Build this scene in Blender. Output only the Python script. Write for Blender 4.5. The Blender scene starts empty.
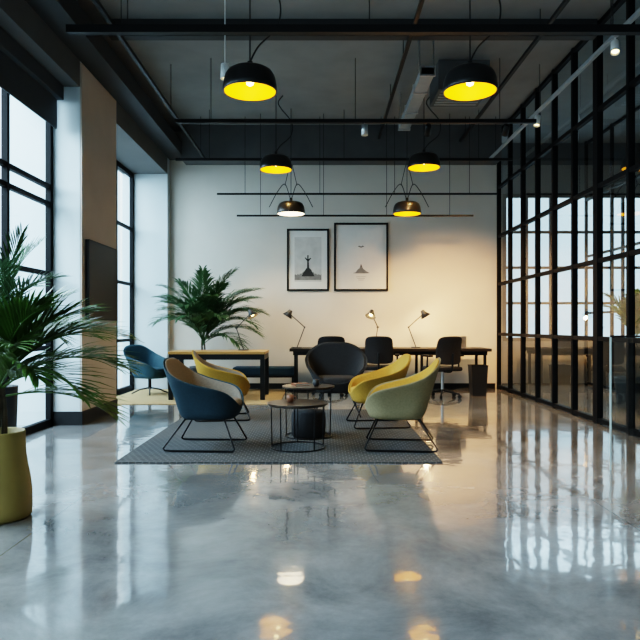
import bpy, math, random
from mathutils import Vector, Matrix
random.seed(7)
scene = bpy.context.scene
COL = scene.collection
CZ = 1.15
R = math.radians

# ------------------------------------------------------------------ materials
def newmat(name):
    m = bpy.data.materials.new(name); m.use_nodes = True
    return m, m.node_tree.nodes, m.node_tree.links

def mat(name, col, rough=0.5, metal=0.0, var=0.12, scale=8.0, bump=0.0, emit=None, estr=0.0, coat=0.0, bscale=None, spec=None):
    m, N, L = newmat(name)
    b = N['Principled BSDF']
    tc = N.new('ShaderNodeTexCoord')
    nz = N.new('ShaderNodeTexNoise'); nz.inputs['Scale'].default_value = scale; nz.inputs['Detail'].default_value = 4
    L.new(tc.outputs['Object'], nz.inputs['Vector'])
    cr = N.new('ShaderNodeValToRGB')
    c = col
    cr.color_ramp.elements[0].position = 0.3; cr.color_ramp.elements[1].position = 0.7
    cr.color_ramp.elements[0].color = (c[0]*(1-var), c[1]*(1-var), c[2]*(1-var), 1)
    cr.color_ramp.elements[1].color = (min(1, c[0]*(1+var)), min(1, c[1]*(1+var)), min(1, c[2]*(1+var)), 1)
    L.new(nz.outputs['Fac'], cr.inputs['Fac']); L.new(cr.outputs['Color'], b.inputs['Base Color'])
    b.inputs['Roughness'].default_value = rough; b.inputs['Metallic'].default_value = metal
    b.inputs['Coat Weight'].default_value = coat
    if spec is not None: b.inputs['Specular IOR Level'].default_value = spec
    if bump > 0:
        n2 = N.new('ShaderNodeTexNoise'); n2.inputs['Scale'].default_value = bscale or scale*8; n2.inputs['Detail'].default_value = 3
        L.new(tc.outputs['Object'], n2.inputs['Vector'])
        bp = N.new('ShaderNodeBump'); bp.inputs['Strength'].default_value = bump; bp.inputs['Distance'].default_value = 0.01
        L.new(n2.outputs['Fac'], bp.inputs['Height']); L.new(bp.outputs['Normal'], b.inputs['Normal'])
    if emit:
        b.inputs['Emission Color'].default_value = (*emit, 1); b.inputs['Emission Strength'].default_value = estr
    return m

def glassmat(name, tint=(0.9, 0.96, 0.97), base=0.05, graz=0.6):
    m, N, L = newmat(name)
    N.remove(N['Principled BSDF']); out = N['Material Output']
    tr = N.new('ShaderNodeBsdfTransparent'); tr.inputs['Color'].default_value = (*tint, 1)
    gl = N.new('ShaderNodeBsdfGlossy'); gl.inputs['Roughness'].default_value = 0.01
    lw = N.new('ShaderNodeLayerWeight'); lw.inputs['Blend'].default_value = 0.5
    pw = N.new('ShaderNodeMath'); pw.operation = 'POWER'; pw.inputs[1].default_value = 4.0
    mr = N.new('ShaderNodeMapRange'); mr.inputs[3].default_value = base; mr.inputs[4].default_value = graz
    mx = N.new('ShaderNodeMixShader')
    L.new(lw.outputs['Facing'], pw.inputs[0]); L.new(pw.outputs[0], mr.inputs[0]); L.new(mr.outputs[0], mx.inputs[0])
    L.new(tr.outputs[0], mx.inputs[1]); L.new(gl.outputs[0], mx.inputs[2])
    L.new(mx.outputs[0], out.inputs['Surface'])
    return m

def floormat():
    m, N, L = newmat('polished_concrete')
    b = N['Principled BSDF']
    tc = N.new('ShaderNodeTexCoord')
    mp = N.new('ShaderNodeMapping'); mp.inputs['Location'].default_value = (1.6, 1.2, 0)
    L.new(tc.outputs['Object'], mp.inputs['Vector'])
    br = N.new('ShaderNodeTexBrick'); br.offset = 0.0; br.squash = 1.0
    br.inputs['Scale'].default_value = 1.0; br.inputs['Mortar Size'].default_value = 0.004; br.inputs['Mortar Smooth'].default_value = 0.2
    br.inputs['Brick Width'].default_value = 3.4; br.inputs['Row Height'].default_value = 3.4
    br.inputs['Color1'].default_value = (1, 1, 1, 1); br.inputs['Color2'].default_value = (0.88, 0.89, 0.90, 1); br.inputs['Mortar'].default_value = (0.45, 0.45, 0.45, 1)
    L.new(mp.outputs[0], br.inputs['Vector'])
    n1 = N.new('ShaderNodeTexNoise'); n1.inputs['Scale'].default_value = 1.5; n1.inputs['Detail'].default_value = 12; n1.inputs['Roughness'].default_value = 0.72; n1.inputs['Distortion'].default_value = 0.35
    L.new(tc.outputs['Object'], n1.inputs['Vector'])
    cr = N.new('ShaderNodeValToRGB')
    cr.color_ramp.elements[0].position = 0.34; cr.color_ramp.elements[0].color = (0.16, 0.163, 0.166, 1)
    cr.color_ramp.elements[1].position = 0.68; cr.color_ramp.elements[1].color = (0.40, 0.40, 0.395, 1)
    L.new(n1.outputs['Fac'], cr.inputs['Fac'])
    mx = N.new('ShaderNodeMix'); mx.data_type = 'RGBA'; mx.blend_type = 'MULTIPLY'; mx.inputs[0].default_value = 1.0
    L.new(cr.outputs['Color'], mx.inputs[6]); L.new(br.outputs['Color'], mx.inputs[7])
    L.new(mx.outputs[2], b.inputs['Base Color'])
    n2 = N.new('ShaderNodeTexNoise'); n2.inputs['Scale'].default_value = 3.0; n2.inputs['Detail'].default_value = 8
    L.new(tc.outputs['Object'], n2.inputs['Vector'])
    mr = N.new('ShaderNodeMapRange'); mr.inputs[1].default_value = 0.35; mr.inputs[2].default_value = 0.7; mr.inputs[3].default_value = 0.08; mr.inputs[4].default_value = 0.22
    L.new(n2.outputs['Fac'], mr.inputs[0]); L.new(mr.outputs[0], b.inputs['Roughness'])
    b.inputs['IOR'].default_value = 1.75
    b.inputs['Coat Weight'].default_value = 0.8; b.inputs['Coat Roughness'].default_value = 0.03
    n3 = N.new('ShaderNodeTexNoise'); n3.inputs['Scale'].default_value = 2.4; n3.inputs['Detail'].default_value = 3
    L.new(tc.outputs['Object'], n3.inputs['Vector'])
    bp = N.new('ShaderNodeBump'); bp.inputs['Strength'].default_value = 0.25; bp.inputs['Distance'].default_value = 0.012
    L.new(n3.outputs['Fac'], bp.inputs['Height'])
    L.new(bp.outputs['Normal'], b.inputs['Normal']); L.new(bp.outputs['Normal'], b.inputs['Coat Normal'])
    return m

def rugmat(name, c1, c2, s=40):
    m, N, L = newmat(name)
    b = N['Principled BSDF']; tc = N.new('ShaderNodeTexCoord')
    ck = N.new('ShaderNodeTexBrick'); ck.offset = 0.5
    ck.inputs['Scale'].default_value = s; ck.inputs['Mortar Size'].default_value = 0.12
    ck.inputs['Brick Width'].default_value = 1.6; ck.inputs['Row Height'].default_value = 1.6
    ck.inputs['Color1'].default_value = (*c1, 1); ck.inputs['Color2'].default_value = (*[x*1.25 for x in c1], 1); ck.inputs['Mortar'].default_value = (*c2, 1)
    L.new(tc.outputs['Object'], ck.inputs['Vector']); L.new(ck.outputs['Color'], b.inputs['Base Color'])
    b.inputs['Roughness'].default_value = 0.95; b.inputs['Specular IOR Level'].default_value = 0.1
    bp = N.new('ShaderNodeBump'); bp.inputs['Strength'].default_value = 0.5; bp.inputs['Distance'].default_value = 0.004
    L.new(ck.outputs['Fac'], bp.inputs['Height']); L.new(bp.outputs['Normal'], b.inputs['Normal'])
    return m

def woodmat(name, c1, c2, rough=0.35):
    m, N, L = newmat(name)
    b = N['Principled BSDF']; tc = N.new('ShaderNodeTexCoord')
    w = N.new('ShaderNodeTexWave'); w.inputs['Scale'].default_value = 3; w.inputs['Distortion'].default_value = 5; w.inputs['Detail'].default_value = 4; w.bands_direction = 'Y'
    L.new(tc.outputs['Object'], w.inputs['Vector'])
    cr = N.new('ShaderNodeValToRGB'); cr.color_ramp.elements[0].color = (*c1, 1); cr.color_ramp.elements[1].color = (*c2, 1)
    L.new(w.outputs['Fac'], cr.inputs['Fac']); L.new(cr.outputs['Color'], b.inputs['Base Color']); b.inputs['Roughness'].default_value = rough
    return m

M = {}
M['floor'] = floormat()
M['wall'] = mat('plaster_cream', (0.67, 0.63, 0.57), 0.85, var=0.03, scale=2, bump=0.05)
M['white'] = mat('plaster_cool_white', (0.58, 0.64, 0.67), 0.8, var=0.03, scale=2, bump=0.05)
M['pillar_lit'] = mat('warm_lit_pillar_side', (0.56, 0.49, 0.42), 0.7, var=0.05, scale=2)  # plaster of the lit pillar side, warm light mixed into the colour
M['ceil'] = mat('dark_ceiling_paint', (0.23, 0.235, 0.235), 0.75, var=0.1, scale=2)
M['ceil2'] = mat('dark_panel_paint', (0.12, 0.127, 0.13), 0.7, var=0.08, scale=2)
M['beam'] = mat('beam_paint', (0.036, 0.039, 0.041), 0.55, var=0.1, scale=3)
M['beam2'] = mat('bulkhead_paint', (0.11, 0.115, 0.117), 0.6, var=0.1, scale=3)
M['black'] = mat('black_powder_coat', (0.008, 0.009, 0.010), 0.45, var=0.2, scale=20, spec=.3)
M['frame'] = mat('black_window_steel', (0.006, 0.007, 0.008), 0.6, var=0.2, scale=20, spec=.12)
M['wire'] = mat('black_steel_wire', (0.02, 0.02, 0.022), 0.3, 0.6, var=0.1, scale=20)
M['cable'] = mat('black_cable', (0.02, 0.02, 0.02), 0.6)
M['steel'] = mat('brushed_steel', (0.55, 0.57, 0.58), 0.3, 0.9, var=0.06, scale=30)
M['grey'] = mat('light_grey_metal', (0.30, 0.32, 0.33), 0.45, 0.1, var=0.06)
M['dgrey'] = mat('gunmetal', (0.08, 0.08, 0.08), 0.35, 0.6, var=0.06)
M['whitem'] = mat('white_enamel', (0.75, 0.76, 0.76), 0.35, var=0.03)
M['shade'] = mat('black_lampshade', (0.015, 0.015, 0.015), 0.32, var=0.1)
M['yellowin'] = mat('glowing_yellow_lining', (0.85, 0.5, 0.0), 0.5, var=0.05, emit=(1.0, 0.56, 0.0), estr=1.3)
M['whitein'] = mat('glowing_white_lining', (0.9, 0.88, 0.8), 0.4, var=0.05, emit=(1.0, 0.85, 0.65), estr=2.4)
M['bulb'] = mat('warm_bulb', (1, 0.85, 0.5), 0.3, var=0.01, emit=(1.0, 0.72, 0.25), estr=14)
M['blue'] = mat('petrol_blue_fabric', (0.014, 0.044, 0.062), 0.8, var=0.12, scale=60, bump=0.3)
M['taupe'] = mat('taupe_fabric', (0.24, 0.21, 0.175), 0.9, var=0.1, scale=60, bump=0.3)
M['yellow'] = mat('mustard_fabric', (0.48, 0.27, 0.04), 0.85, var=0.1, scale=60, bump=0.3)
M['olive'] = mat('olive_grey_fabric', (0.27, 0.225, 0.125), 0.85, var=0.1, scale=60, bump=0.3)
M['char'] = mat('charcoal_fabric', (0.02, 0.02, 0.022), 0.85, var=0.15, scale=60, bump=0.3)
M['teal'] = mat('teal_fabric', (0.01, 0.055, 0.08), 0.75, var=0.12, scale=60, bump=0.3)
M['navy'] = mat('navy_fabric', (0.012, 0.05, 0.09), 0.85, var=0.12, scale=60, bump=0.3)
M['rug'] = rugmat('grey_woven_rug', (0.075, 0.078, 0.08), (0.17, 0.173, 0.176), 28)
M['jute'] = rugmat('tan_jute', (0.42, 0.31, 0.17), (0.25, 0.18, 0.1), 30)
M['wood'] = woodmat('golden_oak', (0.50, 0.27, 0.08), (0.62, 0.36, 0.12))
M['dwood'] = woodmat('dark_walnut', (0.028, 0.02, 0.015), (0.06, 0.04, 0.028), 0.3)
M['dtop'] = mat('black_desk_laminate', (0.02, 0.017, 0.015), 0.5, var=.1, spec=.3)
M['pot'] = mat('mustard_ceramic', (0.38, 0.27, 0.085), 0.55, var=0.08, scale=4)
M['dpot'] = mat('dark_ceramic', (0.03, 0.032, 0.034), 0.5, var=0.1)
M['soil'] = mat('soil', (0.03, 0.02, 0.013), 0.95, var=0.3, scale=40, bump=0.6)
M['leaf'] = mat('palm_leaf', (0.07, 0.145, 0.025), 0.38, var=0.4, scale=5)
M['leaf2'] = mat('dark_leaf', (0.045, 0.11, 0.04), 0.5, var=0.35, scale=5)
M['trunk'] = mat('palm_trunk', (0.10, 0.075, 0.045), 0.85, var=0.3, scale=20, bump=0.5)
M['paper'] = mat('matte_paper', (0.72, 0.72, 0.69), 0.8, var=0.02)
M['print1'] = mat('grey_print', (0.55, 0.55, 0.53), 0.8, var=0.12, scale=6)
M['ink'] = mat('print_ink', (0.03, 0.03, 0.03), 0.8, var=0.2)
M['inkg'] = mat('print_ink_grey', (0.20, 0.20, 0.195), 0.8, var=0.25, scale=14)
M['screen'] = mat('black_screen', (0.012, 0.014, 0.017), 0.5, var=0.05)
M['cup'] = mat('terracotta_glaze', (0.25, 0.10, 0.05), 0.4, var=0.1)
M['glass'] = glassmat('clear_glass', (.86, .94, .97), base=.05, graz=.35)
M['pglass'] = glassmat('partition_glass', (0.76, 0.86, 0.89), base=.13, graz=.95)
M['cglass'] = glassmat('screen_glass', (0.95, 0.98, 0.98), base=.08, graz=.5)
M['edge'] = mat('polished_glass_edge', (.6, .72, .72), .15, var=.03)
M['blind'] = mat('roller_blind_fabric', (0.05, 0.06, 0.068), 0.8, var=0.05)

# ------------------------------------------------------------------ mesh builder
class MB:
    def __init__(s): s.v = []; s.f = []; s.sm = []
    def add(s, vs, fs, smooth=False):
        o = len(s.v); s.v += [tuple(x) for x in vs]
        s.f += [tuple(i+o for i in f) for f in fs]; s.sm += [smooth]*len(fs); return s
    def box(s, a, b):
        x0, y0, z0 = a; x1, y1, z1 = b
        return s.add([(x0,y0,z0),(x1,y0,z0),(x1,y1,z0),(x0,y1,z0),(x0,y0,z1),(x1,y0,z1),(x1,y1,z1),(x0,y1,z1)],
              [(0,3,2,1),(4,5,6,7),(0,1,5,4),(1,2,6,5),(2,3,7,6),(3,0,4,7)])
    def tube(s, pts, r, seg=8, closed=False, r2=None):
        P = [Vector(p) for p in pts]; n = len(P); vs = []; fs = []
        up = None
        for i, p in enumerate(P):
            if closed: t = (P[(i+1) % n]-P[i-1]).normalized()
            elif i == 0: t = (P[1]-P[0]).normalized()
            elif i == n-1: t = (P[-1]-P[-2]).normalized()
            else: t = ((P[i+1]-P[i]).normalized()+(P[i]-P[i-1]).normalized())
            if t.length < 1e-6: t = P[i+1]-P[i]
            t = t.normalized()
            if up is None:
                up = Vector((0,0,1)) if abs(t.z) < 0.9 else Vector((1,0,0))
            sd = t.cross(up)
            if sd.length < 1e-4: sd = t.orthogonal()
            sd.normalize(); up = sd.cross(t).normalized()
            rr = r if r2 is None else r+(r2-r)*i/(n-1)
            for k in range(seg):
                a = 2*math.pi*k/seg
                vs.append(p+sd*math.cos(a)*rr+up*math.sin(a)*rr)
        m = n if closed else n-1
        for i in range(m):
            for k in range(seg):
                a = i*seg+k; b = i*seg+(k+1) % seg; j = (i+1) % n
                fs.append((a, b, j*seg+(k+1) % seg, j*seg+k))
        s.add(vs, fs, True)
        if not closed:
            s.add(vs[:seg], [tuple(reversed(range(seg)))]); s.add(vs[-seg:], [tuple(range(seg))])
        return s
    def lathe(s, prof, seg=32, c=(0,0,0), smooth=True):
        vs = []; fs = []
        for (r, z) in prof:
            for k in range(seg):
                a = 2*math.pi*k/seg; vs.append((c[0]+r*math.cos(a), c[1]+r*math.sin(a), c[2]+z))
        for i in range(len(prof)-1):
            for k in range(seg):
                fs.append((i*seg+k, i*seg+(k+1) % seg, (i+1)*seg+(k+1) % seg, (i+1)*seg+k))
        return s.add(vs, fs, smooth)
    def cyl(s, c, r, z0, z1, seg=24, r2=None):
        r2 = r if r2 is None else r2
        s.lathe([(0.0005, z0), (r, z0)], seg, c, False); s.lathe([(r, z0), (r2, z1)], seg, c); s.lathe([(r2, z1), (0.0005, z1)], seg, c, False)
        return s
    def mesh(s, name):
        m = bpy.data.meshes.new(name); m.from_pydata(s.v, [], s.f)
        m.polygons.foreach_set('use_smooth', s.sm); m.update(); return m

def obj(name, mb, material, parent=None, bevel=0, loc=None, label=None, solid=0, sub=0, soff=-1):
    o = bpy.data.objects.new(name, mb.mesh(name)); COL.objects.link(o)
    o.data.materials.append(M[material] if isinstance(material, str) else material)
    if parent: o.parent = parent
    if loc: o.location = loc
    if label: o['label'] = label
    if solid:
        md = o.modifiers.new('solid', 'SOLIDIFY'); md.thickness = solid; md.offset = soff
    if bevel:
        md = o.modifiers.new('bevel', 'BEVEL'); md.width = bevel; md.segments = 3; md.limit_method = 'ANGLE'
    if sub:
        md = o.modifiers.new('sub', 'SUBSURF'); md.levels = sub; md.render_levels = sub
    return o

def root(name, label, category, loc=(0,0,0), rz=0.0, group=None, scale=1.0):
    e = bpy.data.objects.new(name, None); COL.objects.link(e); e.empty_display_size = 0.1
    e.location = loc; e.rotation_euler = (0, 0, rz); e.scale = (scale,)*3
    e['label'] = label; e['category'] = category
    if group: e['group'] = group
    return e

def struct(name, mb, material, label, category, bevel=0):
    o = obj(name, mb, material, bevel=bevel); o['kind'] = 'structure'; o['label'] = label; o['category'] = category; return o

def smooth_path(pts, n=8):
    P = [Vector(p) for p in pts]; out = []
    for i in range(len(P)-1):
        p0 = P[max(i-1, 0)]; p1 = P[i]; p2 = P[i+1]; p3 = P[min(i+2, len(P)-1)]
        for k in range(n):
            t = k/n
            out.append(0.5*((2*p1)+(-p0+p2)*t+(2*p0-5*p1+4*p2-p3)*t*t+(-p0+3*p1-3*p2+p3)*t**3))
    out.append(P[-1]); return out

# ------------------------------------------------------------------ room shell
XL, XP, YB, ZC = -2.78, 3.3, 11.85, 4.75
XR = 7.6; Y0 = -4.0; YS = 12.6
struct('floor', MB().box((-3.7, Y0-0.1, -0.1), (XR+0.1, YS+0.1, 0)), 'floor', 'glossy polished grey concrete floor with square joints', 'floor')
struct('ceiling', MB().box((-3.7, Y0-0.1, ZC), (XR+0.1, YS+0.1, ZC+0.1)), 'ceil', 'dark charcoal painted exposed ceiling', 'ceiling')
struct('wall_back', MB().box((-3.7, YB, 0), (XP+0.06, YB+0.12, ZC)), 'wall', 'smooth cream white plaster wall behind the long desk', 'wall')
wl = MB()
for (a, b) in ((7.41, 8.68), (11.66, 11.85), (2.4, 3.2), (-4.0, -3.4)):
    wl.box((-3.6, a, 0), (XL, b, ZC))
struct('wall_left', wl, 'white', 'cool white plastered pillars between the tall windows', 'wall')
hd = MB()
for (a, b) in ((8.68, 11.66), (3.2, 7.41), (-3.4, 2.4)):
    hd.box((-3.6, a, 3.92), (XL, b, ZC))
struct('trim_1', hd, 'ceil2', 'dark grey header panels above the tall windows', 'trim')
struct('trim_2', MB().box((XL, 7.415, 0.0), (XL+0.02, 8.675, 4.2)), 'pillar_lit', 'pale grey-beige pillar side with its warm lighting put into the colour', 'trim')  # thin sheet over the pillar side, carries its warm lit tone as colour
struct('trim_3', MB().box((XL, Y0, 4.22), (XL+0.30, YB, 4.46)), 'beam', 'long black ceiling beam above the windows', 'beam')
struct('trim_4', MB().box((XL+0.3, 11.45, 4.13), (XP-0.05, YB, ZC)), 'beam2', 'dark grey bulkhead above the cream wall', 'beam')
struct('trim_5', MB().box((XL+0.3, 7.5, 4.55), (XP-0.05, 7.62, ZC)), 'beam', 'black crosswise ceiling beam', 'beam')
struct('trim_6', MB().box((XL+0.3, 3.2, 4.42), (XP-0.05, 3.45, ZC)), 'beam', 'black crosswise ceiling beam', 'beam')
struct('wall_front', MB().box((-3.6, Y0-0.1, 0), (XR, Y0, ZC)), 'wall', 'plain cream plaster wall', 'wall')
struct('wall_right', MB().box((XR, Y0, 0), (XR+0.1, YS, ZC)), 'ceil2', 'grey wall of the adjoining glass meeting room', 'wall')
sb = MB().box((XP+0.06, YS, 0), (XR, YS+0.1, 0.85)).box((XP+0.06, YS, 3.75), (XR, YS+0.1, ZC)).box((XP+0.06, YS, 0.85), (3.6, YS+0.1, 3.75)).box((7.4, YS, 0.85), (XR, YS+0.1, 3.75))
struct('wall_meeting_room', sb, 'ceil2', 'dark wall around the meeting room window', 'wall')
struct('baseboard_back', MB().box((XL, YB-0.02, 0), (XP-0.06, YB, 0.09)), 'black', 'slim black baseboard', 'baseboard')
struct('baseboard_left', MB().box((XL+0.02, 7.40, 0), (XL+0.035, 8.69, 0.16)).box((-3.09, 7.395, 0), (XL+0.035, 7.41, 0.16)), 'black', 'black skirting around the pillar', 'baseboard')

def window_x(name, X, y0, y1, z0, z1, ys, zs, t=0.026, lab='tall black-framed window with daylight outside'):
    m = MB()
    m.box((X-0.03, y0, z0), (X+0.03, y1, z0+0.08)).box((X-0.03, y0, z1-0.08), (X+0.03, y1, z1))
    m.box((X-0.03, y0, z0), (X+0.03, y0+0.07, z1)).box((X-0.03, y1-0.07, z0), (X+0.03, y1, z1))
    for y in ys: m.box((X-0.03, y-t, z0+0.08), (X+0.03, y+t, z1-0.08))
    for z in zs: m.box((X-0.025, y0+0.07, z-t), (X+0.025, y1-0.07, z+t))
    w = struct(name, m, 'frame', lab, 'window')
    obj('window_pane', MB().add([(X, y0+.05, z0+.05), (X, y1-.05, z0+.05), (X, y1-.05, z1-.05), (X, y0+.05, z1-.05)], [(0,1,2,3)]), 'glass', w)
    return w
window_x('window_1', -3.12, 3.2, 7.41, 0, 3.92, (4.25, 5.3, 6.35), (0.9, 1.75, 2.55, 2.75))
window_x('window_2', -3.42, 8.68, 11.66, 0, 3.92, (9.7, 10.7), (0.9, 1.9, 2.9))
window_x('window_3', -3.12, -3.4, 2.4, 0, 3.92, (-1.9, -0.45, 1.0), (0.9, 1.75, 2.55))
m = MB()
X0, X1, Z0, Z1 = 3.6, 7.4, 0.85, 3.75
m.box((X0, YS-0.0, Z0), (X1, YS+0.06, Z0+0.07)).box((X0, YS, Z1-0.07), (X1, YS+0.06, Z1)).box((X0, YS, Z0), (X0+0.07, YS+0.06, Z1)).box((X1-0.07, YS, Z0), (X1, YS+0.06, Z1))
for k in range(1, 8): x = X0+(X1-X0)*k/8; m.box((x-0.025, YS, Z0), (x+0.025, YS+0.06, Z1))
for z in (1.6, 2.3, 3.0): m.box((X0, YS, z-0.025), (X1, YS+0.06, z+0.025))
w4 = struct('window_4', m, 'frame', 'gridded black window of the meeting room', 'window')
obj('window_pane', MB().add([(X0+.02, YS+.03, Z0+.02), (X1-.02, YS+.03, Z0+.02), (X1-.02, YS+.03, Z1-.02), (X0+.02, YS+.03, Z1-.02)], [(0,1,2,3)]), 'glass', w4)

rb = root('roller_blind', 'grey rolled-up blind at the top of the tall window', 'blind', (-3.0, 5.3, 3.62))
obj('blind_cassette', MB().box((-0.06, -2.05, 0.12), (0.06, 2.05, 0.29)), 'blind', rb, bevel=0.01)
obj('blind_fabric', MB().box((-0.015, -2.0, -0.22), (0.0, 2.0, 0.14)), 'blind', rb)

# ------------------------------------------------------------------ glass partitions
gp = root('glass_partition', 'floor-to-ceiling black steel framed glass partition', 'glass partition', (XP, 0, 0))
posts = [11.8, 11.1, 10.4, 9.7, 9.0, 8.3, 7.6, 6.8, 6.0, 5.2, 4.4, 3.6]
rails = [0.04, 1.0, 1.92, 2.8, 3.7, ZC-0.04]
for y in posts:
    w = 0.06 if abs(y-7.6) < .01 else 0.026
    obj('post', MB().box((-0.035, y-w, 0), (0.035, y+w, ZC)), 'frame', gp)
for z in rails:
    obj('rail', MB().box((-0.03, 3.6, z-0.026), (0.03, 11.8, z+0.026)), 'frame', gp)
for a, b in zip(posts[1:], posts[:-1]):
    obj('glass_pane', MB().add([(0, a, .05), (0, b, .05), (0, b, ZC-.05), (0, a, ZC-.05)], [(0,3,2,1)]), 'pglass', gp)
gq = root('glass_partition', 'added black steel frame inside the meeting room, imitating layered reflected frames', 'glass partition', (5.2, 0, 0))  # added posts and rails without panes, stand in for reflected frames
p2 = [12.5, 11.4, 10.3, 9.2, 8.1, 7.0]
for y in p2: obj('post', MB().box((-0.025, y-.025, 0), (0.025, y+.025, ZC)), 'frame', gq)
for z in (.04, 1.4, 2.5, 3.6, ZC-.04): obj('rail', MB().box((-0.02, 7.0, z-0.02), (0.02, 12.5, z+0.02)), 'frame', gq)
gs = root('glass_screen', 'low frameless clear glass screen beside the partition', 'glass screen', (2.33, 5.12, 0))
obj('glass_pane', MB().add([(0,0,0), (.93,0,0), (.93,0,1.06), (0,0,1.06)], [(0,1,2,3)]), 'cglass', gs)
obj('edge_strip', MB().box((-.010, -0.006, 0.0), (0.0, 0.006, 1.06)), 'edge', gs)
obj('top_rail', MB().box((-.008, -0.008, 1.06), (0.93, 0.008, 1.075)), 'black', gs)

# ------------------------------------------------------------------ rugs
def rug(name, x0, x1, y0, y1, t, mt, label):
    r = obj(name, MB().box((x0, y0, 0.0), (x1, y1, t)), mt, bevel=0.004); r['label'] = label; r['category'] = 'rug'
    return r
rug('area_rug', -1.72, 1.03, 5.35, 8.75, 0.012, 'rug', 'dark grey woven area rug under the lounge chairs')
rug('jute_rug', -3.3, -0.6, 9.35, 11.6, 0.008, 'jute', 'tan jute rug beside the window')

# ------------------------------------------------------------------ tub chair
HT = [(0, .845), (.12, .84), (.19, .81), (.26, .745), (.34, .675), (.44, .63), (.55, .60), (.65, .575), (.72, .545), (.78, .49), (.83, .44), (.89, .405), (1, .395)]
def Hf(t, H):
    for (a, ha), (b, hb) in zip(H[:-1], H[1:]):
        if t <= b:
            k = (t-a)/(b-a); return ha+(hb-ha)*k
    return H[-1][1]
def bowl(s=1.0, z0=0.29, dh=0.0, n=60, m=18):
    vs = [(0, 0, z0)]; fs = []
    for j in range(1, m+1):
        v = j/m
        if v <= .33: p = v/.33*.92; h = 0.0
        else:
            w = (v-.33)/.67; p = .92+.08*math.sin(min(1, w*5)*math.pi/2); h = w**1.06
        for i in range(n):
            a = 2*math.pi*i/n; t = abs(((a+math.pi) % (2*math.pi))-math.pi)/math.pi
            H = Hf(t, HT)+dh
            ca, sa = -math.cos(a), math.sin(a)
            k = (abs(ca)**3.8+abs(sa)**3.8)**(-1/3.8)
            z = z0+(H-z0)*h
            g = (z-z0)/.53
            rx = .235+.13*min(1, g*1.5)*h
            ry = (.205+.155*h) if ca < 0 else .275+.05*h
            vs.append((sa*k*rx*p*s, ca*k*ry*p*s, z))
    for i in range(n): fs.append((0, 1+i, 1+(i+1) % n))
    for j in range(m-1):
        for i in range(n):
            a = 1+j*n+i; b = 1+j*n+(i+1) % n
            fs.append((a, a+n, b+n, b))
    b_ = MB(); b_.add(vs, fs, True); return b_
def cushion(s=.90, z0=.345, z1=.45, n=44):
    prof = [(.001, z0), (.92, z0), (.98, z0+.015), (1, z0+.04), (1, z1-.03), (.97, z1-.012), (.90, z1), (.5, z1+.006), (.001, z1+.008)]
    vs = []; fs = []
    for r_, z in prof:
        for i in range(n):
            a = 2*math.pi*i/n; ca, sa = -math.cos(a), math.sin(a); k = (abs(ca)**4+abs(sa)**4)**(-1/4)
            vs.append((sa*k*.255*r_*s, ca*k*(.22 if ca < 0 else .345)*r_*s+.0, z))
    for j in range(len(prof)-1):
        for i in range(n): fs.append((j*n+i, j*n+(i+1) % n, (j+1)*n+(i+1) % n, (j+1)*n+i))
    b = MB(); b.add(vs, fs, True); return b

def tub_chair(label, outer, inner, loc, rz, base='sled', scale=1.0, group='lounge chairs around the coffee tables', il=None):
    r = root('lounge_chair', label, 'chair', loc, rz, group, scale)
    obj('shell', bowl(), outer, r, solid=0.016, sub=1)
    obj('upholstered_lining', bowl(0.948, 0.32, -0.008), inner, r, solid=0.016, sub=1, label=il)
    obj('seat_cushion', cushion(), inner, r)
    if base == 'sled':
        for sx in (-1, 1):
            pts = [(sx*.13, .16, .287), (sx*.18, .21, .278), (sx*.295, .325, .03), (sx*.298, .31, .014), (sx*.298, .26, .012),
                   (sx*.298, -.26, .012), (sx*.298, -.31, .014), (sx*.295, -.325, .03), (sx*.18, -.16, .278), (sx*.13, -.12, .287)]
            obj('leg', MB().tube(pts, .0095, 8), 'wire', r)
        obj('cross_bar', MB().tube([(-.13, .16, .287), (.13, .16, .287)], .008), 'wire', r)
        obj('cross_bar', MB().tube([(-.13, -.12, .287), (.13, -.12, .287)], .008), 'wire', r)
    elif base == 'four':
        for sx in (-1, 1):
            for sy in (-1, 1):
                obj('leg', MB().tube([(sx*.14, sy*.13, .295), (sx*.27, sy*.27, 0.005)], .012, 10, r2=.008), 'wire', r)
    else:
        obj('column', MB().cyl((0,0,0), .028, .09, .295), 'wire', r)
        for k in range(4):
            a = math.pi/4+k*math.pi/2
            obj('foot', MB().tube([(0,0,.11), (math.cos(a)*.16, math.sin(a)*.16, .08), (math.cos(a)*.3, math.sin(a)*.3, .014)], .014, 8, r2=.011), 'wire', r)
    return r

RZ = 0.013
tub_chair('petrol blue tub chair, taupe inside, black wire sled legs', 'blue', 'taupe', (-1.07, 6.05, RZ), R(-94), il='taupe upholstered inner lining')
tub_chair('olive grey tub chair, mustard inside, black wire sled legs', 'olive', 'yellow', (.76, 6.05, RZ), R(84), il='mustard yellow inner lining')
tub_chair('mustard yellow tub chair on the rug behind the blue one', 'yellow', 'taupe', (-1.20, 7.9, RZ), R(-82), il='taupe upholstered inner lining')
tub_chair('mustard yellow tub chair beside the olive grey one', 'yellow', 'yellow', (.66, 7.35, RZ), R(96), scale=.97)
tub_chair('charcoal tub armchair on thin legs at the rug end', 'char', 'char', (.21, 8.2, RZ), R(180), base='four', scale=1.1)
tub_chair('teal swivel tub chair on a four-star base by the window', 'teal', 'teal', (-2.86, 10.75, .009), R(-120), base='star', scale=.98, group='window swivel chair')

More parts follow.
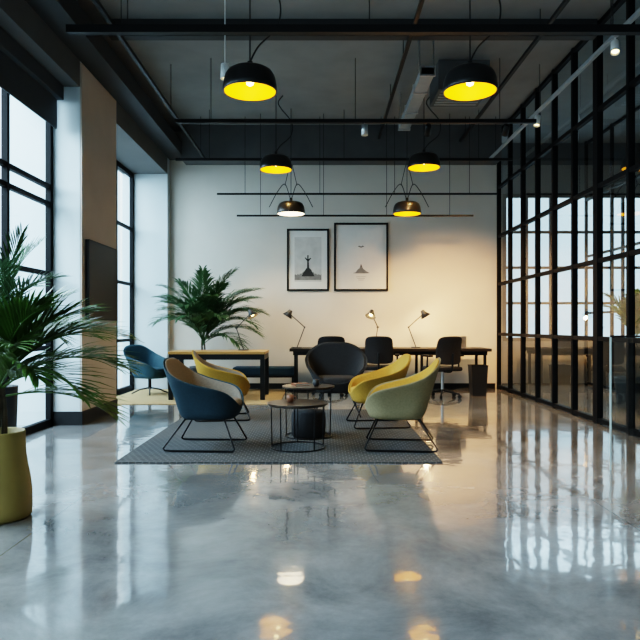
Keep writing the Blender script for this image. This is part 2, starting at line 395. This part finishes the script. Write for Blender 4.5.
# ------------------------------------------------------------------ coffee tables
def coffee(label, loc, rad, h):
    r = root('coffee_table', label, 'coffee table', loc, R(20), 'nested coffee tables')
    obj('table_top', MB().cyl((0,0,0), rad, h-.014, h, 64), 'dwood', r, bevel=.003)
    obj('top_ring', MB().tube([(math.cos(a)*(rad-.02), math.sin(a)*(rad-.02), h-.02) for a in [2*math.pi*k/40 for k in range(40)]], .005, 6, True), 'wire', r)
    obj('base_ring', MB().tube([(math.cos(a)*(rad-.03), math.sin(a)*(rad-.03), .007) for a in [2*math.pi*k/40 for k in range(40)]], .006, 6, True), 'wire', r)
    for k in range(5):
        a = k*math.pi/2.5
        obj('leg', MB().tube([(math.cos(a)*(rad-.02), math.sin(a)*(rad-.02), h-.02), (math.cos(a)*(rad-.03), math.sin(a)*(rad-.03), .007)], .006, 6), 'wire', r)
    return r
coffee('low round walnut coffee table with black wire frame', (-.21, 6.0, RZ), .285, .42)
coffee('taller round walnut coffee table behind the low one', (-.12, 6.62, RZ), .27, .52)
pf = root('pouf', 'small round black drum pouf tucked under the coffee table', 'pouf', (-.12, 6.62, RZ))
obj('body', MB().lathe([(0.001, 0), (.16, 0), (.175, .02), (.178, .14), (.175, .24), (.16, .265), (0.001, .27)], 36), 'char', pf)
def cup(x, y, z, mt, label, h=.07, rr=.032):
    c = root('cup', label, 'cup', (x, y, z))
    obj('body', MB().lathe([(0.001, 0), (rr*.75, 0), (rr, h*.4), (rr, h), (rr*.9, h), (rr*.88, h*.3), (0.001, h*.12)], 24), mt, c)
    obj('handle', MB().tube(smooth_path([(rr, 0, h*.8), (rr+.02, 0, h*.75), (rr+.02, 0, h*.35), (rr*.9, 0, h*.3)], 4), .004, 6), mt, c)
cup(-.28, 6.02, .42+RZ, 'cup', 'small terracotta coffee cup on the low table')
cup(-.04, 6.55, .52+RZ, 'dpot', 'small dark coffee cup on the taller table')
bk = root('book', 'thin dark closed book lying on the taller coffee table', 'book', (-.2, 6.66, .52+RZ), R(25))
obj('cover', MB().box((-.08, -.06, 0), (.08, .06, .003)).box((-.08, -.06, .019), (.08, .06, .022)).box((-.083, -.06, 0), (-.08, .06, .022)), 'cup', bk)
obj('pages', MB().box((-.079, -.057, .003), (.077, .057, .019)), 'paper', bk)

# ------------------------------------------------------------------ oak table + bench
ot = root('work_table', 'golden oak topped table with heavy black frame on jute rug', 'table', (-1.6, 10.3, .008))
obj('table_top', MB().box((-.75, -.42, .705), (.75, .42, .745)), 'wood', ot, bevel=.004)
obj('apron', MB().box((-.74, -.41, .62), (.74, -.37, .705)).box((-.74, .37, .62), (.74, .41, .705)).box((-.74, -.37, .62), (-.70, .37, .705)).box((.70, -.37, .62), (.74, .37, .705)), 'black', ot)
for sx in (-1, 1):
    for sy in (-1, 1):
        obj('leg', MB().box((sx*.71-.035, sy*.38-.035, 0), (sx*.71+.035, sy*.38+.035, .63)), 'black', ot)
bn = root('bench', 'low navy upholstered bench against the cream wall', 'bench', (-.98, 11.36, .008))
obj('seat', MB().box((-.55, -.2, .27), (.55, .22, .42)), 'navy', bn, bevel=.03)
obj('frame', MB().box((-.53, -.17, .24), (.53, .2, .27)), 'black', bn)
for sx in (-1, 1):
    for sy in (-.14, .16):
        obj('leg', MB().cyl((sx*.5, sy, 0), .015, 0, .24), 'black', bn)

# ------------------------------------------------------------------ long desk
dk = root('long_desk', 'long black work desk with slim black legs along the wall', 'desk', (1.2, 11.25, 0))
obj('desk_top', MB().box((-1.72, -.38, .715), (1.72, .38, .765)), 'dtop', dk, bevel=.004)
obj('apron', MB().box((-1.66, -.32, .65), (1.66, -.29, .715)).box((-1.66, .29, .65), (1.66, .32, .715)), 'black', dk)
for x in (-1.62, -.54, .54, 1.62):
    for y in (-.3, .3):
        obj('leg', MB().box((x-.022, y-.022, 0), (x+.022, y+.022, .715)), 'black', dk)
pd = root('waste_bin', 'plain black tapered waste bin by the desk end', 'bin', (2.62, 10.62, 0), 0, None, .9)
bb = MB(); 
def ring(hw, hd, z): return [(-hw,-hd,z),(hw,-hd,z),(hw,hd,z),(-hw,hd,z)]
vs = ring(.125,.125,0)+ring(.15,.15,.55)+ring(.14,.14,.55)+ring(.115,.115,.02)
fs = [(3,2,1,0)]
for o in (0, 4, 8):
    for i in range(4): fs.append((o+i, o+(i+1)%4, o+4+(i+1)%4, o+4+i))
fs.append((12,13,14,15))
bb.add(vs, fs); obj('body', bb, 'screen', pd)
obj('rim', MB().box((-.155,-.155,.545),(.155,-.14,.56)).box((-.155,.14,.545),(.155,.155,.56)).box((-.155,-.14,.545),(-.14,.14,.56)).box((.14,-.14,.545),(.155,.14,.56)), 'black', pd)

def task_chair(loc, rz, label):
    r = root('office_chair', label, 'office chair', loc, rz, 'office chairs at the long desk')
    obj('seat', MB().box((-.24, -.23, .43), (.24, .24, .50)), 'char', r, bevel=.03)
    vs = []; fs = []; nx, nz = 14, 12
    for j in range(nz+1):
        for i in range(nx+1):
            u = i/nx*2-1; v = j/nz
            vv = abs(v*2-1)
            w = .24*(1-.06*v)*(1-.12*vv**6)
            vs.append((u*w, -.25+.07*u*u-.07*v+.035*math.sin(v*math.pi), .54+v*.44-.02*abs(u)**6*(1 if v > .5 else -1)*vv**6))
    for j in range(nz):
        for i in range(nx):
            a = j*(nx+1)+i; fs.append((a, a+1, a+nx+2, a+nx+1))
    b = MB(); b.add(vs, fs, True); obj('backrest', b, 'char', r, solid=.03, bevel=.012)
    obj('back_support', MB().tube(smooth_path([(0, -.05, .42), (0, -.24, .43), (0, -.285, .52), (0, -.30, .72)], 5), .016, 8), 'black', r)
    obj('column', MB().cyl((0,0,0), .025, .09, .43), 'steel', r)
    for k in range(5):
        a = k*2*math.pi/5+.3
        c, s = math.cos(a), math.sin(a)
        f = obj('base_spoke', MB().tube([(0,0,.12), (c*.29, s*.29, .065)], .02, 8, r2=.013), 'black', r)
        obj('caster', MB().tube([(c*.29-s*.02, s*.29+c*.02, .028), (c*.29+s*.02, s*.29-c*.02, .028)], .028, 12).tube([(c*.29, s*.29, .03), (c*.29, s*.29, .068)], .008), 'black', f)
    for sx in (-1, 1):
        obj('armrest', MB().tube(smooth_path([(sx*.2, -.02, .44), (sx*.29, -.02, .46), (sx*.29, -.02, .66)], 4), .014).box((sx*.29-.035, -.13, .66), (sx*.29+.035, .13, .69)), 'black', r)
    return r
task_chair((.17, 10.62, 0), R(4), 'black office swivel chair tucked at the desk')
task_chair((.98, 10.55, 0), R(-8), 'black office swivel chair tucked at the desk middle')
task_chair((1.97, 10.3, 0), R(22), 'black office swivel chair pulled out from the desk')

def desk_lamp(loc, rz, label, lit=2.0):
    r = root('desk_lamp', label, 'desk lamp', loc, rz, 'desk lamps', 1.3)
    obj('base', MB().cyl((0,0,0), .065, 0, .013, 28), 'dgrey', r)
    obj('arm', MB().tube([(0,0,.012), (.10,0,.28)], .0065), 'dgrey', r)
    obj('arm', MB().tube([(.10,0,.28), (-.10,0,.46)], .0065), 'dgrey', r)
    obj('joint', MB().tube([(.10,-.013,.28), (.10,.013,.28)], .012, 12), 'dgrey', r)
    h = MB().lathe([(.018, .07), (.026, .065), (.034, .03), (.072, -.03), (.070, -.03), (.032, .028)], 24)
    ho = obj('lamp_head', h, 'dgrey', r, loc=(-.12, 0, .45)); ho.rotation_euler = (0, R(32), 0)
    obj('bulb', MB().lathe([(.001, -.022), (.018, -.015), (.022, 0), (.012, .02), (.001, .03)], 16), 'bulb', ho)
    ld = bpy.data.lights.new('desk_light', 'POINT'); ld.energy = lit; ld.color = (1, .62, .28); ld.shadow_soft_size = .03
    lo = bpy.data.objects.new('desk_light', ld); COL.objects.link(lo); lo.parent = ho; lo.location = (0, 0, -.05)
    return r
desk_lamp((-.40, 11.2, .765), 0, 'slim metal adjustable desk lamp at the desk end')
desk_lamp((.97, 11.35, .765), R(60), 'slim metal adjustable desk lamp on the desk', 4)
desk_lamp((1.70, 11.35, .765), R(180), 'slim metal adjustable desk lamp on the desk', 11)
desk_lamp((-1.25, 10.45, .753), R(160), 'slim metal adjustable desk lamp on the oak table')
lp = root('laptop', 'open silver laptop on the long desk', 'laptop', (2.4, 11.25, .765), R(170))
obj('keyboard_base', MB().box((-.16, -.11, 0), (.16, .11, .015)), 'steel', lp, bevel=.004)
obj('screen', MB().add([(-.16,.10,.015),(.16,.10,.015),(.16,.17,.21),(-.16,.17,.21),(-.16,.11,.012),(.16,.11,.012),(.16,.18,.207),(-.16,.18,.207)], [(0,1,2,3),(7,6,5,4),(0,4,5,1),(3,2,6,7),(0,3,7,4),(1,5,6,2)]), 'steel', lp)

# ------------------------------------------------------------------ pictures
def frame(name_label, x0, x1, z0, z1, kind):
    r = root('framed_picture', name_label, 'picture', ((x0+x1)/2, YB-.001, z0), 0, 'framed prints')
    w = (x1-x0)/2; h = z1-z0; t = .035; d = -.03
    m = MB().box((-w, d, 0), (w, 0, t)).box((-w, d, h-t), (w, 0, h)).box((-w, d, t), (-w+t, 0, h-t)).box((w-t, d, t), (w, 0, h-t))
    obj('frame', m, 'black', r)
    obj('mat_board', MB().box((-w+t, -.012, t), (w-t, 0, h-t)), 'paper', r)
    def plate(nm, pts, mt, y):
        b = MB(); n = len(pts); b.add([(x, y, z) for x, z in pts]+[(x, y+.001, z) for x, z in pts], [tuple(range(n)), tuple(reversed(range(n, 2*n)))]); return obj(nm, b, mt, r)
    if kind == 1:
        px, z0p, z1p = w-.14, .17, h-.15
        plate('print', [(-px, z0p), (px, z0p), (px, z1p), (-px, z1p)], 'print1', -.014)
        hill = [(-px, z0p+.03)]+[(-px+2*px*k/24, z0p+.13+.10*math.exp(-((k-12)/5)**2)+.015*math.sin(k*2.7)) for k in range(25)]+[(px, z0p+.03)]
        plate('printed_shrubs', hill, 'inkg', -.016)
        plate('printed_mound', [(-.12, z0p+.10), (.12, z0p+.10), (.06, z0p+.22), (.02, z0p+.26), (-.03, z0p+.25), (-.07, z0p+.19)], 'ink', -.0165)
        plate('printed_figure', [(-.02, z0p+.22), (.025, z0p+.22), (.014, z0p+.38), (.06, z0p+.43), (.05, z0p+.445), (.008, z0p+.42), (.012, z0p+.49), (-.014, z0p+.49), (-.012, z0p+.42), (-.055, z0p+.455), (-.06, z0p+.44), (-.014, z0p+.38)], 'ink', -.017)
    else:
        hill = [(-.15, .33), (-.10, .345), (-.06, .40), (-.03, .42), (-.01, .47), (.015, .46), (.04, .41), (.09, .37), (.16, .33), (.1, .325), (-.1, .325)]
        plate('printed_mountain', hill, 'inkg', -.014)
        plate('printed_peak', [(-.012, .47), (.0, .50), (.012, .465), (.0, .44)], 'ink', -.015)
        for k in range(3): plate('printed_line', [(-.09+.02*k, .26-.03*k), (.09-.02*k, .26-.03*k), (.09-.02*k, .265-.03*k), (-.09+.02*k, .265-.03*k)], 'inkg', -.014)
        plate('printed_bird', [(-.06, .82), (-.03, .84), (0, .82), (.03, .84), (.06, .82), (0, .80)], 'inkg', -.014)
    return r
def pz(y): return CZ+(326-y)/54.0
def pxx(x): return (x-320)/54.0
frame('black framed print of a small dark figure on a mound', pxx(287), pxx(329), pz(291), pz(229), 1)
frame('larger black framed print of a small grey mountain', pxx(334), pxx(388), pz(291), pz(223), 2)

tv = root('wall_screen', 'black flat wall panel mounted on the warm-toned pillar side', 'screen', (XL+.02, 8.05, 1.22))
obj('panel', MB().box((0, -.53, 0), (.045, .53, .95)), 'screen', tv, bevel=.005)
obj('bezel', MB().box((.045, -.53, 0), (.05, .53, .02)).box((.045, -.53, .93), (.05, .53, .95)).box((.045, -.53, 0), (.05, -.51, .95)).box((.045, .51, 0), (.05, .53, .95)), 'black', tv)

# ------------------------------------------------------------------ plants
def frond(az, e0, e1, length, ll, n=26, sag=0.35, wid=0.028, origin=(0,0,0), split=0.9):
    b = MB(); pts = []; p = Vector(origin); seg = 14
    for i in range(seg+1):
        pts.append(p.copy()); t = i/seg
        e = e0+(e1-e0)*(t**1.3)
        p = p+Vector((math.cos(az)*math.cos(e), math.sin(az)*math.cos(e), math.sin(e)))*(length/seg)
    b.tube(pts, .008, 5, r2=.002)
    side = Vector((-math.sin(az), math.cos(az), 0))
    for k in range(n):
        t = .18+.82*k/(n-1)
        fi = t*seg; i0 = min(int(fi), seg-1); q = pts[i0].lerp(pts[i0+1], fi-i0)
        T = (pts[i0+1]-pts[i0]).normalized(); U = side.cross(T).normalized()
        if U.z < 0: U = -U
        L = ll*(math.sin(min(1, (t-.1)*1.15)*math.pi*.86+.25)*.75+.3)*random.uniform(.8, 1.12)
        for sgn in (-1, 1):
            jit = random.uniform(-.15, .15)
            d = (side*sgn*(1-.45*t)+T*(split+.5*t+jit)+U*(.25+random.uniform(-.1, .15))).normalized()
            wv = d.cross(U).normalized()*wid*.5
            a1 = q+d*L*.35; dn = Vector((0, 0, -1))
            a2 = q+d*L*.7+dn*L*sag*.25; a3 = q+d*L+dn*L*sag*.7
            up = U*.003
            b.add([q-wv*.3, q+wv*.3, a1-wv, a1+up, a1+wv, a2-wv*.8, a2+up, a2+wv*.8, a3],
                  [(0, 3, 2), (0, 1, 3), (1, 4, 3), (2, 3, 6, 5), (3, 4, 7, 6), (5, 6, 8), (6, 7, 8)])
    return b

def potted(name, label, loc, potprof, potmat, crown, fr, leaf='leaf', trunks=((0, 0),), soilz=None, soilr=.1, seed=1, sag=.35, split=.9):
    random.seed(seed)
    r = root(name, label, 'plant', loc)
    obj('pot', MB().lathe(potprof, 40), potmat, r)
    obj('soil', MB().cyl((0,0,0), soilr, soilz-.02, soilz, 28), 'soil', r)
    for (tx, ty) in trunks:
        obj('trunk', MB().tube(smooth_path([(tx, ty, soilz-.02), (tx*.7+.01, ty*.7, (soilz+crown)/2), (tx*.5, ty*.5, crown)], 4), .02, 8, r2=.014), 'trunk', r)
    for f in fr:
        az, e0, e1, ln, ll, n, wid = f[:7]
        oz = crown-random.uniform(0, .1)
        obj('frond', frond(R(az), R(e0), R(e1), ln, ll, n, wid=wid, origin=(0, 0, oz), sag=sag, split=split), leaf, r)
    return r
P1 = [(0.001, 0), (.165, 0), (.182, .015), (.185, .06), (.183, .16), (.174, .24), (.160, .31), (.150, .38), (.146, .46), (.146, .51), (.142, .52), (.130, .515), (.126, .46), (.001, .46)]
fr = []
for az, e0, e1, ln in ((-6, 38, -28, .82), (-28, 26, -36, .72), (15, 52, -24, .80), (38, 35, -34, .74), (-55, 52, -16, .66), (75, 64, 0, .66),
                       (-5, 64, -2, .74), (120, 60, -10, .65), (180, 50, -20, .6), (-120, 60, -10, .55), (5, 12, -40, .66), (-20, 80, 20, .62), (-170, 78, 20, .55), (25, 78, 25, .66), (-45, 42, -35, .62), (50, 60, -10, .66), (-15, 50, -16, .74), (-38, 70, 8, .64)):
    fr.append((az, e0, e1, ln, .36, 22, .024))
potted('potted_palm', 'lush green potted palm in a mustard ceramic planter', (-1.93, 3.85, 0), P1, 'pot', .82, fr, 'leaf', ((.03, 0), (-.04, .03), (0, -.04)), .46, .128, 5, .2, 1.2)
P2 = [(0.001, 0), (.13, 0), (.14, .02), (.16, .6), (.16, .62), (.145, .62), (.14, .55), (.001, .55)]
fr = [(az, e0, e1, ln, .30, 24, .016) for az, e0, e1, ln in ((0, 70, 0, .75), (40, 55, -20, .6), (-35, 60, -15, .75), (-80, 50, -30, .65), (80, 60, -10, .6), (-60, 78, 20, .75), (20, 84, 40, .85), (-10, 35, -40, .65), (60, 82, 50, .8), (-20, 80, 60, .85), (0, 20, -50, .6), (-60, 30, -50, .6), (40, 25, -40, .5))]
potted('potted_palm', 'dark green spiky plant in a tall black planter by the window', (-2.84, 5.65, 0), P2, 'dpot', 1.15, fr, 'leaf2', ((0.03, 0), (-.03, .02)), .58, .135, 9, .15)
P3 = [(0.001, 0), (.18, 0), (.2, .05), (.23, .42), (.235, .44), (.21, .44), (.2, .38), (.001, .38)]
fr = []
for az, e0, e1, ln in ((0, 62, -25, 1.2), (-25, 48, -35, 1.1), (20, 78, 5, 1.2), (-60, 60, -25, 1.0), (-100, 70, -15, 1.05), (-140, 55, -30, .95), (180, 70, -5, .9),
                       (-165, 80, 15, 1.15), (-50, 80, 20, 1.25), (-10, 38, -35, 1.0), (-120, 82, 30, 1.2), (-80, 86, 55, 1.2), (-15, 84, 35, 1.3), (-20, 66, -5, 1.3), (-130, 68, -5, 1.05), (-40, 30, -40, .9), (0, 74, 5, 1.35), (-35, 70, -10, 1.25),
                       (-150, 74, 5, 1.1), (-70, 72, 0, 1.2), (10, 55, -20, 1.15), (-110, 60, -25, .95), (170, 80, 10, 1.1), (-30, 58, -15, 1.2)):
    fr.append((az, e0, e1, ln*1.04, .46, 34, .027))
potted('potted_palm', 'large feathery palm behind the oak table by the wall', (-2.04, 11.15, .008), P3, 'dpot', .90, fr, 'leaf2', ((.04, 0), (-.04, .02)), .38, .2, 12, .4)
fr = [(az, e0, e1, ln, .28, 24, .028) for az, e0, e1, ln in ((180, 80, 30, .7), (-120, 72, 10, .8), (-60, 55, -30, .7), (0, 60, -20, .7), (110, 70, 0, .7), (-90, 80, 10, .9), (30, 75, 10, .8), (-85, 45, -30, .7), (-45, 75, 10, .9), (60, 80, 20, .9))]
potted('potted_palm', 'leafy palm inside the glass meeting room', (4.3, 8.8, 0), P3, 'dpot', 1.0, fr, 'leaf', ((.03, 0),), .38, .2, 13)
mt = root('meeting_table', 'golden oak meeting table inside the glass room', 'table', (6.3, 10.0, 0))
obj('table_top', MB().box((-.6, -1.3, .71), (.6, 1.3, .75)), 'wood', mt, bevel=.005)
for sx in (-1, 1):
    for sy in (-1, 1): obj('leg', MB().box((sx*.53-.03, sy*1.2-.03, 0), (sx*.53+.03, sy*1.2+.03, .71)), 'black', mt)

# ------------------------------------------------------------------ ceiling tracks
def track(x0, x1, y, z, label, w=.03, nc=3, name='suspended_rail', mt='black', ztop=ZC):
    r = root(name, label, 'ceiling rail', ((x0+x1)/2, y, z), 0, 'suspended ceiling rails')
    L = (x1-x0)/2
    obj('rail', MB().box((-L, -w/2, -w/2), (L, w/2, w/2)), mt, r)
    for k in range(nc):
        x = -L*.8+1.6*L*k/(nc-1)
        obj('suspension_cable', MB().tube([(x, 0, w/2-.005), (x, 0, ztop-z)], .005, 6), 'cable', r)
    return r
track(-2.33, 3.24, 5.9, 3.88, 'thick black suspended lighting rail', .07)
track(-1.95, 2.9, 8.6, 3.9, 'black suspended lighting rail', .05)
track(-2.4, 3.2, 10.65, 3.92, 'black suspended lighting rail', .04)
track(-1.77, 3.05, 11.0, 3.42, 'slim black suspended rail near the cream wall', .028, 4)
track(-1.41, 2.6, 10.85, 3.02, 'slim black suspended rail behind the small pendants', .028, 4)
def lrail(x, z, y0, y1, w, mt, label):
    r = root('suspended_rail', label, 'ceiling rail', (x, 0, z), 0, 'suspended ceiling rails')
    obj('rail', MB().box((-w/2, y0, -w/2), (w/2, y1, w/2)), mt, r)
    for k in range(4):
        y = y0+.4+(y1-y0-.8)*k/3
        obj('suspension_cable', MB().tube([(0, y, w/2-.005), (0, y, ZC-z)], .005, 6), 'cable', r)
lrail(3.02, 4.12, 4.0, 11.4, .04, 'grey', 'long pale lighting rail running beside the glass partition')
lrail(-2.05, 4.12, 4.0, 11.4, .04, 'black', 'long black rail running lengthwise under the ceiling')
lrail(2.5, 4.45, 5.0, 11.4, .04, 'black', 'thin black conduit rail running lengthwise under the ceiling')
lrail(1.05, 4.5, 6.2, 11.4, .04, 'black', 'thin black conduit rail beside the air duct')
ad = root('air_duct', 'slim pale grey air duct hung under the ceiling', 'air duct', (1.33, 9.1, 4.25))
obj('duct_body', MB().box((-.085, -1.2, 0), (.085, 1.05, .10)), 'grey', ad, bevel=.01)
for y in (-1.2, -.6, .2, 1.0): obj('flange', MB().box((-.097, y, -.012), (.097, y+.03, .112)), 'steel', ad)
for y in (-1.1, .8):
    for sx in (-.09, .09): obj('hanger', MB().box((sx-.005, y, .09), (sx+.005, y+.02, ZC-4.25)), 'steel', ad)
vt = root('air_conditioner', 'dark ceiling cassette unit with grille slats', 'air conditioner', (1.95, 9.0, 4.35))
obj('housing', MB().box((-.35, -.35, 0), (.35, .35, .4)), 'ceil2', vt, bevel=.01)
for k in range(6): obj('grille_slat', MB().box((-.3, -.28+k*.1, -.01), (.3, -.24+k*.1, .0)), 'grey', vt)

# ------------------------------------------------------------------ pendants
def pendant(px, py, Y, dia, label, lining='yellowin', power=25, cable='straight', col=(1, .70, .3), ztop=ZC, sx0=1):
    X = (px-320)/640*Y; Z = CZ+(326-py)/640*Y
    r = root('pendant_lamp', label, 'pendant lamp', (X, Y, Z), 0, 'black dome pendant lamps')
    s = dia/2; h = dia*.42
    outer = [(s*.97, 0), (s*1.0, h*.06), (s*.99, h*.25), (s*.96, h*.5), (s*.91, h*.7), (s*.83, h*.86), (s*.70, h*.96), (s*.35, h*1.02), (.02, h*1.04)]
    obj('lamp_shade', MB().lathe(outer, 48), 'shade', r, solid=.004, soff=1)
    inn = [(s*.945, .002), (s*.96, h*.12), (s*.93, h*.5), (s*.86, h*.72), (s*.6, h*.88), (.001, h*.9)]
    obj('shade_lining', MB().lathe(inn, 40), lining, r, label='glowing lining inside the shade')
    obj('bulb', MB().lathe([(.001, h*.25), (.03, h*.33), (.04, h*.48), (.03, h*.62), (.015, h*.8), (.015, h*.9)], 20), 'bulb', r)
    obj('cap', MB().cyl((0,0,0), .025, h*1.02, h*1.02+.07, 16), 'shade', r)
    top = ztop-Z
    if cable == 'curve':
        q = (top-h)/1.1
        obj('cord', MB().tube(smooth_path([(0,0,h+.07), (sx0*.08, 0, h+.2*q), (sx0*.26, 0, h+.38*q), (sx0*.27, 0, h+.62*q), (sx0*.10, 0, h+.85*q), (sx0*.04, 0, h+.98*q), (sx0*.12, 0, top)], 8), .008, 6), 'cable', r)
        obj('suspension_rod', MB().tube([(0, .0, h+.05), (.0, .0, top)], .007, 6), 'cable', r)
    else:
        for sx in (-1, 1):
            obj('arm_cable', MB().tube(smooth_path([(sx*.02, 0, h+.08), (sx*.10, 0, h+.30), (sx*.22, 0, h+.18), (sx*.36, 0, h-.08)], 8), .007, 6), 'cable', r)
            obj('support_rod', MB().tube([(sx*.1,0,h+.28), (sx*.02,0,h+.62)], .006, 6), 'cable', r)
        obj('cord', MB().tube([(0,0,h+.07), (0.0,0,top)], .006, 6), 'cable', r)
    ld = bpy.data.lights.new('pendant_light', 'SPOT'); ld.energy = power; ld.color = col; ld.shadow_soft_size = .05; ld.spot_size = R(125); ld.spot_blend = .6
    lo = bpy.data.objects.new('pendant_light', ld); COL.objects.link(lo); lo.parent = r; lo.location = (0, 0, h*.1)
    return r
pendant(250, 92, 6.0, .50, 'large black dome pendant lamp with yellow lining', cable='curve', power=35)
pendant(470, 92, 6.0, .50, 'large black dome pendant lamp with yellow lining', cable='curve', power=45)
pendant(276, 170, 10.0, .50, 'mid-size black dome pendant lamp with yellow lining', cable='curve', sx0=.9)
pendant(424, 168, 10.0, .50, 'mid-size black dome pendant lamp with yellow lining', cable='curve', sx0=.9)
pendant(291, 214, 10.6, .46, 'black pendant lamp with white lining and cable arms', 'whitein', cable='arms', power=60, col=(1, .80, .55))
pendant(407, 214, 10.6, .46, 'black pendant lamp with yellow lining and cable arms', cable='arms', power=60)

# ------------------------------------------------------------------ spots
def spot(loc, label, mt='whitem', energy=0, aim=None, rod=None, size=70):
    r = root('spotlight', label, 'spotlight', loc, 0, 'ceiling spotlights')
    d = Vector(aim)-Vector(loc) if aim else Vector((0, 0, -1)); d.normalize()
    q = d.to_track_quat('-Z', 'Y').to_euler()
    h = obj('lamp_head', MB().lathe([(.001, .08), (.035, .08), (.04, .07), (.045, -.07), (.04, -.07), (.036, -.04), (.001, -.04)], 24), mt, r); h.rotation_euler = q
    obj('lens', MB().lathe([(.035, -.045), (.001, -.046)], 20), 'bulb', h)
    obj('mount', MB().tube([(0, 0, .05), (0, 0, rod-loc[2])], .007, 8), mt, r)
    if energy:
        ld = bpy.data.lights.new('spot_light', 'SPOT'); ld.energy = energy; ld.color = (1, .54, .22); ld.spot_size = R(size); ld.spot_blend = 1.0; ld.shadow_soft_size = .12
        lo = bpy.data.objects.new('spot_light', ld); COL.objects.link(lo); lo.parent = r; lo.rotation_euler = q; lo.location = tuple(d*.2)
    return r
spot(((225-320)/640*6.35, 6.35, CZ+(326-72)/640*6.35), 'white cylindrical spotlight on a pale rod', 'whitem', 0, None, ZC)
spot((.6, 8.6, 3.78), 'grey cylindrical downlight hung from the rail', 'steel', 0, None, 3.874)
spot((3.02, 6.55, 4.0), 'white spotlight on the pale rail', 'whitem', 200, (2.3, 4.8, 0), 4.1, 60)
spot((2.5, 8.6, 3.78), 'black spotlight aimed at the cream wall', 'black', 520, (2.5, 11.85, .8), 3.874, 62)
spot((1.45, 8.6, 3.78), 'black spotlight aimed at the cream wall', 'black', 230, (1.6, 11.85, .9), 3.874, 62)
spot((3.02, 8.9, 4.0), 'white spotlight on the pale rail', 'whitem', 220, (2.4, 8.2, 0), 4.1)
spot((4.6, 8.2, 4.4), 'white spotlight inside the meeting room', 'whitem', 380, (4.4, 9.4, .5), ZC, 90)
spot((4.4, 11.0, 4.4), 'white spotlight above the meeting room wall', 'whitem', 380, (4.6, 12.6, .6), ZC, 90)

# ------------------------------------------------------------------ lights
def area(name, loc, rot, sx, sy, e, col):
    l = bpy.data.lights.new(name, 'AREA'); l.shape = 'RECTANGLE'; l.size = sx; l.size_y = sy; l.energy = e; l.color = col
    o = bpy.data.objects.new(name, l); COL.objects.link(o); o.location = loc; o.rotation_euler = rot; return o
sky = (.68, .87, 1.0)
area('daylight', (-5.6, 5.3, 4.6), (0, R(-60), 0), 3.4, 5.0, 760, sky)
area('daylight', (-5.9, 10.4, 4.6), (0, R(-60), 0), 3.4, 3.6, 380, sky)
area('daylight', (-5.6, -.5, 4.6), (0, R(-60), 0), 3.4, 6.0, 760, sky)
area('daylight', (5.5, 13.9, 4.4), (R(-62), 0, 0), 4.2, 2.2, 150, sky)
w = bpy.data.worlds.new('world'); scene.world = w; w.use_nodes = True
N = w.node_tree.nodes; L = w.node_tree.links
bg = N['Background']; tc = N.new('ShaderNodeTexCoord'); sp = N.new('ShaderNodeSeparateXYZ'); cr = N.new('ShaderNodeValToRGB')
L.new(tc.outputs['Generated'], sp.inputs[0]); L.new(sp.outputs['Z'], cr.inputs['Fac']); L.new(cr.outputs['Color'], bg.inputs['Color'])
cr.color_ramp.elements[0].color = (.50, .68, .78, 1); cr.color_ramp.elements[0].position = 0.0
cr.color_ramp.elements[1].color = (.76, .90, 1.0, 1); cr.color_ramp.elements[1].position = .35; bg.inputs['Strength'].default_value = 1.9

# ------------------------------------------------------------------ camera
cd = bpy.data.cameras.new('camera'); cd.sensor_width = 36; cd.lens = 36; cd.shift_y = 6/640; cd.clip_end = 100
cam = bpy.data.objects.new('camera', cd); COL.objects.link(cam); cam.location = (0, 0, CZ); cam.rotation_euler = (R(90), 0, 0)
scene.camera = cam
try:
    scene.view_settings.view_transform = 'Filmic'; scene.view_settings.look = 'High Contrast'
except Exception as e: print(e)
scene.view_settings.exposure = 0.38
